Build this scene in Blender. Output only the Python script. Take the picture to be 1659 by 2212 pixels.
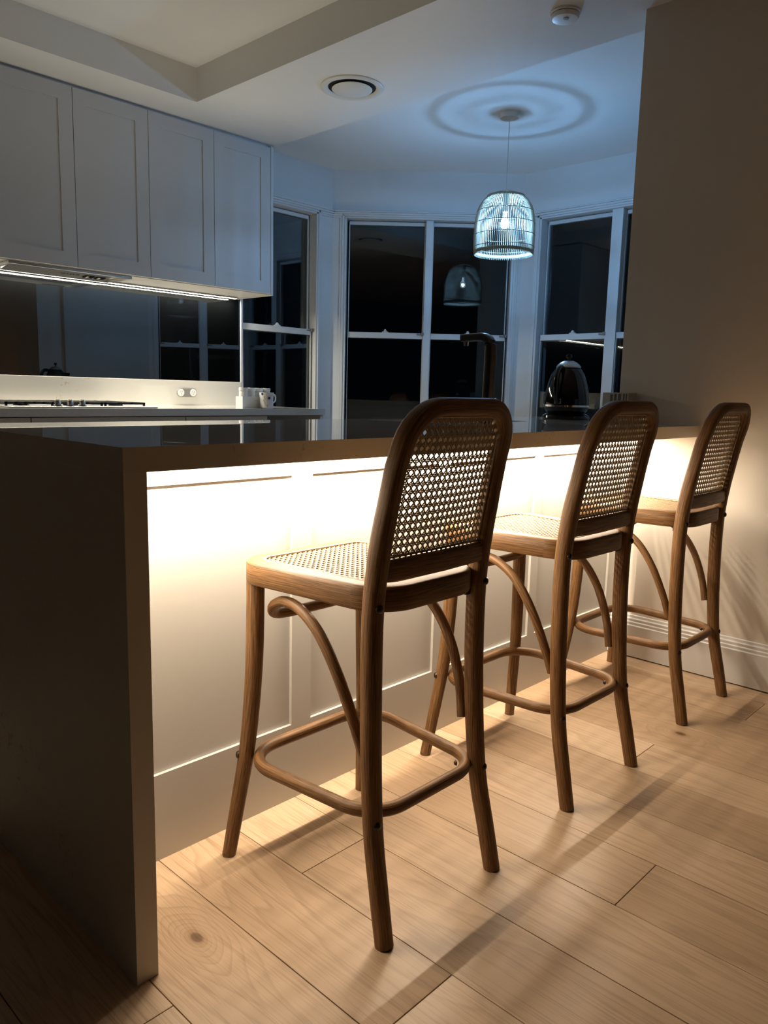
import bpy, bmesh, math, random
from mathutils import Vector, Matrix
random.seed(7)
for o in list(bpy.data.objects):
    bpy.data.objects.remove(o)
S = bpy.context.scene
COL = S.collection

# ------------------------------------------------------------------ camera
cam_d = bpy.data.cameras.new('camera'); cam = bpy.data.objects.new('camera', cam_d); COL.objects.link(cam)
R3 = [(0.688544, -0.724791, 0.024171), (-0.095287, -0.123463, -0.987764), (0.718907, 0.677816, -0.154073)]
CX, CY, CZ = -0.57944, -1.09770, 1.01379
cam.matrix_world = Matrix(((R3[0][0], -R3[1][0], -R3[2][0], CX), (R3[0][1], -R3[1][1], -R3[2][1], CY),
                           (R3[0][2], -R3[1][2], -R3[2][2], CZ), (0, 0, 0, 1)))
cam_d.sensor_fit = 'VERTICAL'; cam_d.sensor_height = 36.0; cam_d.sensor_width = 27.0
cam_d.lens = 36.0 * 1665.0 / 2212.0
cam_d.clip_start = 0.02
S.camera = cam
# ------------------------------------------------------------------ world, exposure, light levels
S.view_settings.view_transform = 'Standard'; S.view_settings.look = 'None'
S.view_settings.gamma = 1.0; S.view_settings.use_curve_mapping = False
S.view_settings.exposure = 0.0
W = bpy.data.worlds.new('night'); S.world = W; W.use_nodes = True
W.node_tree.nodes['Background'].inputs[0].default_value = (0.10, 0.16, 0.26, 1)
W.node_tree.nodes['Background'].inputs[1].default_value = 0.004
LED_WARM = (1.0, 0.84, 0.65); LED_CAB = (1.0, 0.93, 0.76); BULB_COOL = (0.24, 0.54, 1.0)
ISLAND_LED_W = 36.0
CABINET_LED_W = 40.0
BULB_STRENGTH = 5300.0
FILL_UPLIGHT_W = 38.0  # added fill lamp hidden behind the island, lifts the ceiling
S.cycles.max_bounces = 10; S.cycles.diffuse_bounces = 6; S.cycles.glossy_bounces = 6
S.cycles.transmission_bounces = 8; S.cycles.transparent_max_bounces = 24
S.cycles.caustics_reflective = False; S.cycles.caustics_refractive = False
S.cycles.sample_clamp_indirect = 6.0
S.cycles.use_denoising = True

# ------------------------------------------------------------------ materials
MATS = {}
def N(nt, t, **kw):
    n = nt.nodes.new(t)
    for k, v in kw.items():
        setattr(n, k, v)
    return n
def mat(name, base=(0.8, 0.8, 0.8), rough=0.5, metal=0.0, ior=1.5, spec=0.5, emis=None, estr=0.0, coat=0.0):
    m = bpy.data.materials.new(name); m.use_nodes = True; MATS[name] = m
    b = m.node_tree.nodes['Principled BSDF']
    b.inputs['Base Color'].default_value = (*base, 1); b.inputs['Roughness'].default_value = rough
    b.inputs['Metallic'].default_value = metal; b.inputs['IOR'].default_value = ior
    b.inputs['Specular IOR Level'].default_value = spec
    b.inputs['Coat Weight'].default_value = coat
    if emis:
        b.inputs['Emission Color'].default_value = (*emis, 1); b.inputs['Emission Strength'].default_value = estr
    return m
def mottled(name, base, rough, amt=0.04, scale=6.0, bump=0.0, bscale=300.0, **kw):
    """painted / plastic surface with a faint tone variation and optional fine bump"""
    m = mat(name, base, rough, **kw); nt = m.node_tree; b = nt.nodes['Principled BSDF']; L = nt.links.new
    g = N(nt, 'ShaderNodeNewGeometry'); n = N(nt, 'ShaderNodeTexNoise'); n.inputs['Scale'].default_value = scale
    n.inputs['Detail'].default_value = 3
    L(g.outputs['Position'], n.inputs['Vector'])
    r = N(nt, 'ShaderNodeMix', data_type='RGBA')
    r.inputs[6].default_value = (*[c * (1 - amt) for c in base], 1); r.inputs[7].default_value = (*[min(1, c * (1 + amt)) for c in base], 1)
    L(n.outputs['Fac'], r.inputs[0]); L(r.outputs[2], b.inputs['Base Color'])
    if bump:
        n2 = N(nt, 'ShaderNodeTexNoise'); n2.inputs['Scale'].default_value = bscale
        L(g.outputs['Position'], n2.inputs['Vector'])
        bp = N(nt, 'ShaderNodeBump'); bp.inputs['Strength'].default_value = bump; bp.inputs['Distance'].default_value = 0.001
        L(n2.outputs['Fac'], bp.inputs['Height']); L(bp.outputs['Normal'], b.inputs['Normal'])
    return m

mottled('wall_paint', (0.62, 0.60, 0.56), 0.65, 0.02, 3, 0.15, 400)
mottled('greige_wall', (0.70, 0.65, 0.575), 0.7, 0.02, 3, 0.15, 400)
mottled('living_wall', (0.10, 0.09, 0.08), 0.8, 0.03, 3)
mottled('ceiling_paint', (0.78, 0.765, 0.73), 0.75, 0.02, 2, 0.12, 350)
mottled('trim_white', (0.66, 0.66, 0.65), 0.3, 0.01, 3)
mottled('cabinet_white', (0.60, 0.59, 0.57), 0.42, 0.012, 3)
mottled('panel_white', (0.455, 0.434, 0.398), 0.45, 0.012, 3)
mottled('white_plastic', (0.72, 0.72, 0.70), 0.4, 0.01, 3)
mottled('dark_gap', (0.012, 0.011, 0.010), 0.9, 0.1, 20)
mottled('black_gloss', (0.006, 0.006, 0.007), 0.06, 0.1, 20)
mottled('black_rubber', (0.012, 0.011, 0.010), 0.6, 0.1, 20)
mottled('cast_iron', (0.012, 0.012, 0.012), 0.5, 0.2, 60)
mottled('gunmetal', (0.10, 0.095, 0.09), 0.28, 0.05, 20, metal=1.0)
mottled('chrome', (0.80, 0.80, 0.80), 0.08, 0.02, 20, metal=1.0)
mottled('steel', (0.55, 0.54, 0.52), 0.30, 0.05, 30, metal=1.0)
mottled('bronze_bolt', (0.055, 0.042, 0.033), 0.35, 0.1, 60, metal=0.8)
mottled('splash_glass', (0.0012, 0.0014, 0.0016), 0.0, 0.1, 2, ior=2.4)
mottled('outlet_grey', (0.22, 0.21, 0.20), 0.35, 0.03, 30)
mottled('ceramic', (0.78, 0.77, 0.74), 0.15, 0.01, 10)
mottled('ink_blue', (0.02, 0.05, 0.16), 0.2, 0.1, 60)
mottled('ink_black', (0.008, 0.009, 0.014), 0.2, 0.1, 60)
mottled('ink_tan', (0.45, 0.33, 0.17), 0.25, 0.1, 60)
mottled('ink_pale', (0.55, 0.62, 0.72), 0.25, 0.05, 60)
mottled('card_grey', (0.42, 0.41, 0.38), 0.6, 0.03, 30)
mottled('card_olive', (0.10, 0.09, 0.065), 0.6, 0.05, 30)
mottled('bamboo', (0.34, 0.31, 0.24), 0.5, 0.12, 25)
mottled('bamboo_hoop', (0.20, 0.17, 0.12), 0.5, 0.12, 25)
mat('led_warm', (0.9, 0.9, 0.9), 0.5, emis=LED_WARM, estr=14.0)
mat('led_cab', (0.9, 0.9, 0.9), 0.5, emis=LED_CAB, estr=12.0)
mat('bulb_glow', (0.9, 0.9, 0.9), 0.4, emis=BULB_COOL, estr=BULB_STRENGTH)
def frosted():
    m = bpy.data.materials.new('frosted_bulb'); m.use_nodes = True; MATS['frosted_bulb'] = m
    nt = m.node_tree; nt.nodes.clear(); L = nt.links.new
    out = N(nt, 'ShaderNodeOutputMaterial'); mx = N(nt, 'ShaderNodeMixShader'); mx.inputs[0].default_value = 0.12
    e = N(nt, 'ShaderNodeEmission'); e.inputs[0].default_value = (0.55, 0.8, 1.0, 1); e.inputs[1].default_value = 30.0
    t = N(nt, 'ShaderNodeBsdfTransparent')
    L(t.outputs[0], mx.inputs[1]); L(e.outputs[0], mx.inputs[2]); L(mx.outputs[0], out.inputs[0])
frosted()

def glass_mat():
    m = bpy.data.materials.new('window_glass'); m.use_nodes = True; MATS['window_glass'] = m
    nt = m.node_tree; nt.nodes.clear(); L = nt.links.new
    out = N(nt, 'ShaderNodeOutputMaterial'); mx = N(nt, 'ShaderNodeMixShader'); fr = N(nt, 'ShaderNodeFresnel')
    fr.inputs['IOR'].default_value = 1.45
    t = N(nt, 'ShaderNodeBsdfTransparent'); t.inputs[0].default_value = (0.82, 0.87, 0.88, 1)
    gl = N(nt, 'ShaderNodeBsdfGlossy'); gl.inputs['Roughness'].default_value = 0.0; gl.inputs['Color'].default_value = (1, 1, 1, 1)
    L(fr.outputs[0], mx.inputs[0]); L(t.outputs[0], mx.inputs[1]); L(gl.outputs[0], mx.inputs[2]); L(mx.outputs[0], out.inputs[0])
glass_mat()

def ramp(nt, stops):
    r = N(nt, 'ShaderNodeValToRGB'); e = r.color_ramp.elements
    while len(e) < len(stops):
        e.new(0.5)
    for el, (p, c) in zip(e, stops):
        el.position = p; el.color = (*c, 1)
    return r
def math_n(nt, op, a, b=None):
    n = N(nt, 'ShaderNodeMath', operation=op)
    for i, v in enumerate((a, b)):
        if v is None: continue
        if isinstance(v, (int, float)): n.inputs[i].default_value = v
        else: nt.links.new(v, n.inputs[i])
    return n.outputs[0]

def oak_floor():
    m = mat('oak_floor', rough=0.42); nt = m.node_tree; b = nt.nodes['Principled BSDF']; L = nt.links.new
    g = N(nt, 'ShaderNodeNewGeometry'); oi = N(nt, 'ShaderNodeObjectInfo')
    # two knots (real marks in the boards) bend the grain around them
    sep = N(nt, 'ShaderNodeSeparateXYZ'); L(g.outputs['Position'], sep.inputs[0])
    dists = []
    for kx, ky in ((0.138, 0.032), (1.681, -0.2386), (0.30, -0.30)):
        dx = math_n(nt, 'SUBTRACT', sep.outputs[0], kx); dy = math_n(nt, 'MULTIPLY', math_n(nt, 'SUBTRACT', sep.outputs[1], ky), 0.62)
        d = math_n(nt, 'SQRT', math_n(nt, 'ADD', math_n(nt, 'MULTIPLY', dx, dx), math_n(nt, 'MULTIPLY', dy, dy)))
        dists.append(d)
    dmin = math_n(nt, 'MINIMUM', dists[0], dists[1])
    off = math_n(nt, 'MULTIPLY', oi.outputs['Random'], 37.0)
    comb = N(nt, 'ShaderNodeCombineXYZ')
    L(sep.outputs[0], comb.inputs[0]); L(math_n(nt, 'ADD', math_n(nt, 'MULTIPLY', sep.outputs[1], 0.10), off), comb.inputs[1]); L(off, comb.inputs[2])
    bend = math_n(nt, 'MULTIPLY', math_n(nt, 'POWER', 2.718, math_n(nt, 'MULTIPLY', dmin, -26.0)), 0.55)
    # broad cathedral figure
    n1 = N(nt, 'ShaderNodeTexNoise'); n1.inputs['Scale'].default_value = 5.0; n1.inputs['Detail'].default_value = 2; L(comb.outputs[0], n1.inputs['Vector'])
    figv = math_n(nt, 'ADD', math_n(nt, 'MULTIPLY', n1.outputs['Fac'], 1.0), bend)
    rings = math_n(nt, 'FRACT', math_n(nt, 'MULTIPLY', figv, 17.0))
    ringr = ramp(nt, [(0.0, (1, 1, 1)), (0.10, (0.74, 0.72, 0.69)), (0.32, (0.93, 0.92, 0.91)), (1.0, (1, 1, 1))]); L(rings, ringr.inputs[0])
    comb2 = N(nt, 'ShaderNodeCombineXYZ'); L(math_n(nt, 'ADD', sep.outputs[0], math_n(nt, 'MULTIPLY', bend, 0.03)), comb2.inputs[0])
    L(math_n(nt, 'ADD', math_n(nt, 'MULTIPLY', sep.outputs[1], 0.022), off), comb2.inputs[1]); L(off, comb2.inputs[2])
    n2 = N(nt, 'ShaderNodeTexNoise'); n2.inputs['Scale'].default_value = 330.0; n2.inputs['Detail'].default_value = 3; L(comb2.outputs[0], n2.inputs['Vector'])
    porer = ramp(nt, [(0.33, (0.76, 0.72, 0.67)), (0.5, (1, 1, 1))]); L(n2.outputs['Fac'], porer.inputs[0])
    tone = ramp(nt, [(0.0, (0.38, 0.252, 0.148)), (0.35, (0.47, 0.325, 0.205)), (0.7, (0.54, 0.39, 0.26)), (1.0, (0.42, 0.29, 0.18))])
    n3 = N(nt, 'ShaderNodeTexNoise'); n3.inputs['Scale'].default_value = 14.0; n3.inputs['Detail'].default_value = 2; L(comb.outputs[0], n3.inputs['Vector'])
    L(math_n(nt, 'ADD', math_n(nt, 'MULTIPLY', oi.outputs['Random'], 0.75), math_n(nt, 'MULTIPLY', n3.outputs['Fac'], 0.25)), tone.inputs[0])
    m1 = N(nt, 'ShaderNodeMix', data_type='RGBA', blend_type='MULTIPLY'); m1.inputs[0].default_value = 0.6
    L(tone.outputs[0], m1.inputs[6]); L(ringr.outputs[0], m1.inputs[7])
    m2 = N(nt, 'ShaderNodeMix', data_type='RGBA', blend_type='MULTIPLY'); m2.inputs[0].default_value = 0.8
    L(m1.outputs[2], m2.inputs[6]); L(porer.outputs[0], m2.inputs[7])
    kr = ramp(nt, [(0.0, (0.30, 0.24, 0.20)), (0.38, (0.42, 0.34, 0.28)), (0.50, (0.80, 0.74, 0.68)), (1.0, (1, 1, 1))])
    L(math_n(nt, 'MULTIPLY', math_n(nt, 'ADD', dmin, math_n(nt, 'MULTIPLY', math_n(nt, 'SUBTRACT', n3.outputs['Fac'], 0.5), 0.01)), 45.0), kr.inputs[0])
    m3 = N(nt, 'ShaderNodeMix', data_type='RGBA', blend_type='MULTIPLY'); m3.inputs[0].default_value = 1.0
    L(m2.outputs[2], m3.inputs[6]); L(kr.outputs[0], m3.inputs[7])
    L(m3.outputs[2], b.inputs['Base Color'])
    bp = N(nt, 'ShaderNodeBump'); bp.inputs['Strength'].default_value = 0.25; bp.inputs['Distance'].default_value = 0.0006
    L(n2.outputs['Fac'], bp.inputs['Height']); L(bp.outputs['Normal'], b.inputs['Normal'])
oak_floor()

def stool_wood():
    m = mat('stool_oak', rough=0.5, spec=0.35); nt = m.node_tree; b = nt.nodes['Principled BSDF']; L = nt.links.new
    uv = N(nt, 'ShaderNodeUVMap'); uv.uv_map = 'grain'; oi = N(nt, 'ShaderNodeObjectInfo')
    mp = N(nt, 'ShaderNodeVectorMath', operation='MULTIPLY'); L(uv.outputs[0], mp.inputs[0]); mp.inputs[1].default_value = (6.0, 290.0, 1.0)
    ad = N(nt, 'ShaderNodeVectorMath', operation='ADD'); L(mp.outputs[0], ad.inputs[0])
    cb = N(nt, 'ShaderNodeCombineXYZ'); L(math_n(nt, 'MULTIPLY', oi.outputs['Random'], 50.0), cb.inputs[2]); L(cb.outputs[0], ad.inputs[1])
    n = N(nt, 'ShaderNodeTexNoise'); n.inputs['Scale'].default_value = 2.2; n.inputs['Detail'].default_value = 5; n.inputs['Roughness'].default_value = 0.65
    L(ad.outputs[0], n.inputs['Vector'])
    r = ramp(nt, [(0.33, (0.050, 0.024, 0.009)), (0.46, (0.138, 0.067, 0.023)), (0.58, (0.225, 0.114, 0.041)), (0.72, (0.295, 0.160, 0.062))])
    L(n.outputs['Fac'], r.inputs[0]); L(r.outputs[0], b.inputs['Base Color'])
    bp = N(nt, 'ShaderNodeBump'); bp.inputs['Strength'].default_value = 0.3; bp.inputs['Distance'].default_value = 0.0006
    L(n.outputs['Fac'], bp.inputs['Height']); L(bp.outputs['Normal'], b.inputs['Normal'])
stool_wood()
mottled('cane', (0.30, 0.215, 0.12), 0.55, 0.25, 120)
mottled('cane_spline', (0.42, 0.31, 0.18), 0.45, 0.12, 80)

def quartz(name, rough, spec):
    m = mat(name, rough=rough, ior=1.6, spec=spec); nt = m.node_tree; b = nt.nodes['Principled BSDF']; L = nt.links.new
    g = N(nt, 'ShaderNodeNewGeometry')
    n0 = N(nt, 'ShaderNodeTexNoise'); n0.inputs['Scale'].default_value = 3.0; n0.inputs['Detail'].default_value = 2; L(g.outputs['Position'], n0.inputs['Vector'])
    n1 = N(nt, 'ShaderNodeTexNoise'); n1.inputs['Scale'].default_value = 45.0; n1.inputs['Detail'].default_value = 6; n1.inputs['Roughness'].default_value = 0.7
    n1.inputs['Distortion'].default_value = 1.2; L(g.outputs['Position'], n1.inputs['Vector'])
    k = math_n(nt, 'MULTIPLY', n1.outputs['Fac'], math_n(nt, 'ADD', n0.outputs['Fac'], 0.45))
    r = ramp(nt, [(0.0, (0.60, 0.575, 0.53)), (0.64, (0.58, 0.555, 0.51)), (0.72, (0.46, 0.41, 0.34)), (0.85, (0.34, 0.28, 0.21))])
    L(k, r.inputs[0]); L(r.outputs[0], b.inputs['Base Color'])
quartz('quartz', 0.012, 0.5)
quartz('quartz_honed', 0.45, 0.25)

# ------------------------------------------------------------------ mesh helpers
class MB:
    def __init__(s):
        s.v = []; s.f = []; s.uv = []; s.any_uv = False
    def face(s, idx, uvs=None):
        s.f.append(tuple(idx)); s.uv.append(uvs); s.any_uv |= uvs is not None
    def box(s, x0, x1, y0, y1, z0, z1):
        b = len(s.v)
        s.v += [(x0, y0, z0), (x1, y0, z0), (x1, y1, z0), (x0, y1, z0), (x0, y0, z1), (x1, y0, z1), (x1, y1, z1), (x0, y1, z1)]
        for f in ((0, 3, 2, 1), (4, 5, 6, 7), (0, 1, 5, 4), (1, 2, 6, 5), (2, 3, 7, 6), (3, 0, 4, 7)):
            s.face([b + i for i in f])
        return s
    def hexa(s, pts):   # 8 points in box order
        b = len(s.v); s.v += [tuple(p) for p in pts]
        for f in ((0, 3, 2, 1), (4, 5, 6, 7), (0, 1, 5, 4), (1, 2, 6, 5), (2, 3, 7, 6), (3, 0, 4, 7)):
            s.face([b + i for i in f])
        return s
    def prism(s, poly, z0, z1):   # ccw polygon in xy
        b = len(s.v); n = len(poly)
        s.v += [(x, y, z0) for x, y in poly] + [(x, y, z1) for x, y in poly]
        s.face([b + i for i in range(n)][::-1]); s.face([b + n + i for i in range(n)])
        for i in range(n):
            j = (i + 1) % n; s.face([b + i, b + j, b + n + j, b + n + i])
        return s
    def lathe(s, prof, n=32, c=(0, 0, 0), closed=False):
        b = len(s.v); k = len(prof)
        for r, z in prof:
            for i in range(n):
                a = 2 * math.pi * i / n; s.v.append((c[0] + r * math.cos(a), c[1] + r * math.sin(a), c[2] + z))
        for j in range(k if closed else k - 1):
            jj = (j + 1) % k
            for i in range(n):
                i2 = (i + 1) % n; s.face([b + j * n + i, b + j * n + i2, b + jj * n + i2, b + jj * n + i])
        if not closed:
            if prof[0][0] > 1e-6: s.face([b + i for i in range(n)][::-1])
            if prof[-1][0] > 1e-6: s.face([b + (k - 1) * n + i for i in range(n)])
        return s
    def sweep(s, path, sec, ref=(0, 0, 1), closed=False, nsec=12, u0=0.0, caps=True):
        """sec(i) -> (half width across, half size along ref, exponent) or a list of (a, b) points"""
        P = [Vector(p) for p in path]; n = len(P); b0 = len(s.v); R = Vector(ref); u = [u0]
        for i in range(1, n + (1 if closed else 0)):
            u.append(u[-1] + (P[i % n] - P[i - 1]).length)
        rings = []
        per = []
        for i in range(n):
            if closed: T = (P[(i + 1) % n] - P[i - 1])
            else: T = P[min(i + 1, n - 1)] - P[max(i - 1, 0)]
            T.normalize()
            A = T.cross(R)
            if A.length < 1e-5: A = T.cross(Vector((1, 0, 0)))
            A.normalize(); B = A.cross(T).normalized()
            q = sec(i)
            if isinstance(q, tuple):
                a, bb, e = q; pts = []
                for k in range(nsec):
                    t = 2 * math.pi * k / nsec; c, si = math.cos(t), math.sin(t)
                    pts.append((a * math.copysign(abs(c) ** (2 / e), c), bb * math.copysign(abs(si) ** (2 / e), si)))
            else:
                pts = q
            rings.append(len(s.v))
            for (x, y) in pts: s.v.append(tuple(P[i] + A * x + B * y))
            if not per:
                per = [0.0]
                for k in range(len(pts)):
                    x0, y0 = pts[k]; x1, y1 = pts[(k + 1) % len(pts)]; per.append(per[-1] + math.hypot(x1 - x0, y1 - y0))
            m = len(pts)
        for i in range(n if closed else n - 1):
            r0 = rings[i]; r1 = rings[(i + 1) % n]
            for k in range(m):
                k2 = (k + 1) % m
                s.face([r0 + k, r0 + k2, r1 + k2, r1 + k], [(u[i], per[k]), (u[i], per[k + 1]), (u[i + 1], per[k + 1]), (u[i + 1], per[k])])
        if not closed and caps:
            s.face([rings[0] + k for k in range(m)][::-1], [(u[0], per[k]) for k in range(m)][::-1])
            s.face([rings[-1] + k for k in range(m)], [(u[-1], per[k]) for k in range(m)])
        return s
    def build(s, name, material, parent=None, smooth=None, bevel=0.0, seg=2, loc=None, kind=None, label=None):
        me = bpy.data.meshes.new(name); me.from_pydata(s.v, [], s.f); me.update()
        if s.any_uv:
            ul = me.uv_layers.new(name='grain'); i = 0
            for f, uvs in zip(s.f, s.uv):
                for k in range(len(f)):
                    ul.data[i].uv = uvs[k] if uvs else (0, 0); i += 1
        bm = bmesh.new(); bm.from_mesh(me); bmesh.ops.recalc_face_normals(bm, faces=bm.faces); bm.to_mesh(me); bm.free()
        if smooth is not None:
            for p in me.polygons: p.use_smooth = True
            me.set_sharp_from_angle(angle=math.radians(smooth))
        me.materials.append(MATS[material])
        o = bpy.data.objects.new(name, me); COL.objects.link(o)
        if parent is not None: o.parent = parent
        if loc: o.location = loc
        if bevel:
            md = o.modifiers.new('edge', 'BEVEL'); md.width = bevel; md.segments = seg; md.limit_method = 'ANGLE'; md.angle_limit = math.radians(40)
            for p in me.polygons: p.use_smooth = True
            me.set_sharp_from_angle(angle=math.radians(35))
        if kind: o['kind'] = kind
        if label: o['label'] = label
        return o

def tag(o, label, cat, group=None):
    o['label'] = label; o['category'] = cat
    if group: o['group'] = group
    return o
def thing(name, label, cat, loc=(0, 0, 0), rz=0.0, group=None):
    o = bpy.data.objects.new(name, None); COL.objects.link(o); o.location = loc; o.rotation_euler = (0, 0, rz)
    o.empty_display_size = 0.1
    return tag(o, label, cat, group)
def structure(o):
    o['kind'] = 'structure'; return o
def box_obj(name, m, b, parent=None, bevel=0.0):
    return MB().box(*b).build(name, m, parent, bevel=bevel)
def copy_tree(root, loc, rz, label, group):
    def cp(o, par):
        c = o.copy(); COL.objects.link(c); c.parent = par
        for ch in o.children: cp(ch, c)
        return c
    r = cp(root, None); r.location = loc; r.rotation_euler = (0, 0, rz); r['label'] = label; r['group'] = group
    return r
def catmull(pts, n=6, closed=False):
    P = [Vector(p) for p in pts]; out = []; m = len(P)
    for i in range(m if closed else m - 1):
        if closed: p0, p1, p2, p3 = P[i - 1], P[i], P[(i + 1) % m], P[(i + 2) % m]
        else: p0, p1, p2, p3 = P[max(i - 1, 0)], P[i], P[i + 1], P[min(i + 2, m - 1)]
        for k in range(n):
            t = k / n
            out.append(0.5 * ((2 * p1) + (p2 - p0) * t + (2 * p0 - 5 * p1 + 4 * p2 - p3) * t * t + (3 * p1 - p0 - 3 * p2 + p3) * t ** 3))
    if not closed: out.append(P[-1])
    return out
def rounded(pts, rads, n=8):
    """rounded convex ccw polygon"""
    out = []; m = len(pts)
    for i in range(m):
        p = Vector(pts[i]); a = (Vector(pts[i - 1]) - p).normalized(); b = (Vector(pts[(i + 1) % m]) - p).normalized()
        r = rads[i]; half = a.angle(b) / 2; d = r / math.tan(half); c = p + (a + b).normalized() * (r / math.sin(half))
        s0 = p + a * d - c; s1 = p + b * d - c; a0 = math.atan2(s0.y, s0.x); a1 = math.atan2(s1.y, s1.x)
        while a1 < a0: a1 += 2 * math.pi
        for k in range(n + 1):
            t = a0 + (a1 - a0) * k / n; out.append((c.x + r * math.cos(t), c.y + r * math.sin(t)))
    return out
def text_mesh(txt, name, m, size, parent, mw):
    cu = bpy.data.curves.new(name, 'FONT'); cu.body = txt; cu.size = size; cu.extrude = 0.0003; cu.align_x = 'CENTER'; cu.align_y = 'CENTER'
    t = bpy.data.objects.new(name, cu); COL.objects.link(t)
    dg = bpy.context.evaluated_depsgraph_get(); me = bpy.data.meshes.new_from_object(t.evaluated_get(dg))
    bpy.data.objects.remove(t); me.materials.clear(); me.materials.append(MATS[m])
    o = bpy.data.objects.new(name, me); COL.objects.link(o); o.parent = parent; o.matrix_local = mw
    return o

# ------------------------------------------------------------------ dimensions (metres; x along the island, y into the kitchen)
WX = 2.246          # end wall face
YW = 3.0            # back wall face
ZB = 2.40           # lowered ceiling
ZR = 2.556          # raised ceiling
ZN = 2.50           # bay ceiling
c1, c2, c3, c4 = (3.18, 3.0), (4.08, 2.04), (4.08, 0.82), (3.26, 0.36)
XL, YF = -2.6, -3.6  # far sides of the room behind the camera

# ------------------------------------------------------------------ structure: floor
floor = structure(MB().box(XL - 0.1, 4.4, YF - 0.1, 3.3, -0.08, -0.016).build('floor', 'dark_gap'))
PW = 0.1912; X0 = 0.0215
JOINT = {0: None, -1: -0.079, 1: -0.363, 2: 0.043, 4: -0.478, 7: -0.214, 10: -0.343, 3: 0.9, 5: -1.15, 6: 0.62, 8: -1.25, 9: 0.35, 11: -0.9}
PLEN = 1.9
for k in range(-14, 23):
    xa = X0 + k * PW; xb = xa + PW
    if xa > 4.3: break
    j = JOINT.get(k); j = random.uniform(-0.9, 0.9) - 0.3 if j is None else j
    if k == 0: j = 0.95
    while j > YF: j -= PLEN
    y = j
    while y < 3.2:
        ya, yb = max(y, YF), min(y + PLEN, 3.2)
        if yb - ya > 0.02 and (xa < WX + 0.02 or yb > 0.2):
            MB().box(xa + 0.0007, xb - 0.0007, ya + 0.0008, yb - 0.0008, -0.014, 0.0).build('plank', 'oak_floor', floor, bevel=0.0006, seg=1)
        y += PLEN

# ------------------------------------------------------------------ structure: walls and ceilings
# back wall stops at the window beside the counter
structure(box_obj('wall_back', 'wall_paint', (XL, 2.415, YW, YW + 0.12, 0, 2.62)))
structure(box_obj('wall_end', 'greige_wall', (WX, 2.46, YF, 0.325, 0, 2.62)))
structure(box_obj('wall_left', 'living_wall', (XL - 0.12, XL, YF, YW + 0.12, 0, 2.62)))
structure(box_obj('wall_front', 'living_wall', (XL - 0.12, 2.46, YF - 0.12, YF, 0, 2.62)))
structure(box_obj('wall_bay_side', 'wall_paint', (2.46, c4[0], c4[1] - 0.12, c4[1], 0, 2.62)))
structure(box_obj('ceiling', 'ceiling_paint', (XL, 1.705, YF, 2.391, ZR, ZR + 0.1)))
structure(MB().prism([(XL, 2.391), (1.705, 2.391), (1.705, YF), (2.395, YF), (2.395, YW), (XL, YW)], ZB, ZR + 0.1).build('ceiling_bulkhead', 'ceiling_paint'))
structure(MB().prism([(2.395, 0.1), (3.3, 0.1), (4.35, 0.6), (4.35, 2.2), (3.4, 3.25), (2.395, 3.25)], ZN, ZN + 0.1).build('ceiling_bay', 'ceiling_paint'))

# baseboards
def profile_board(name, x, y0, y1, prof, m):
    """profile (offset from wall towards -x, z) extruded along y"""
    mb = MB(); n = len(prof)
    mb.v = [(x - d, y0, z) for d, z in prof] + [(x - d, y1, z) for d, z in prof]
    mb.face(range(n)); mb.face([n + i for i in range(n)][::-1])
    for i in range(n):
        j = (i + 1) % n; mb.face([i, n + i, n + j, j])
    return structure(mb.build(name, m))
profile_board('baseboard_end', WX, YF, 0.292, [(0, 0.005), (0.018, 0.005), (0.018, 0.128), (0.0145, 0.132), (0.0145, 0.141), (0.011, 0.145), (0.011, 0.154), (0.007, 0.159), (0.006, 0.167), (0, 0.169)], 'trim_white')

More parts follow.
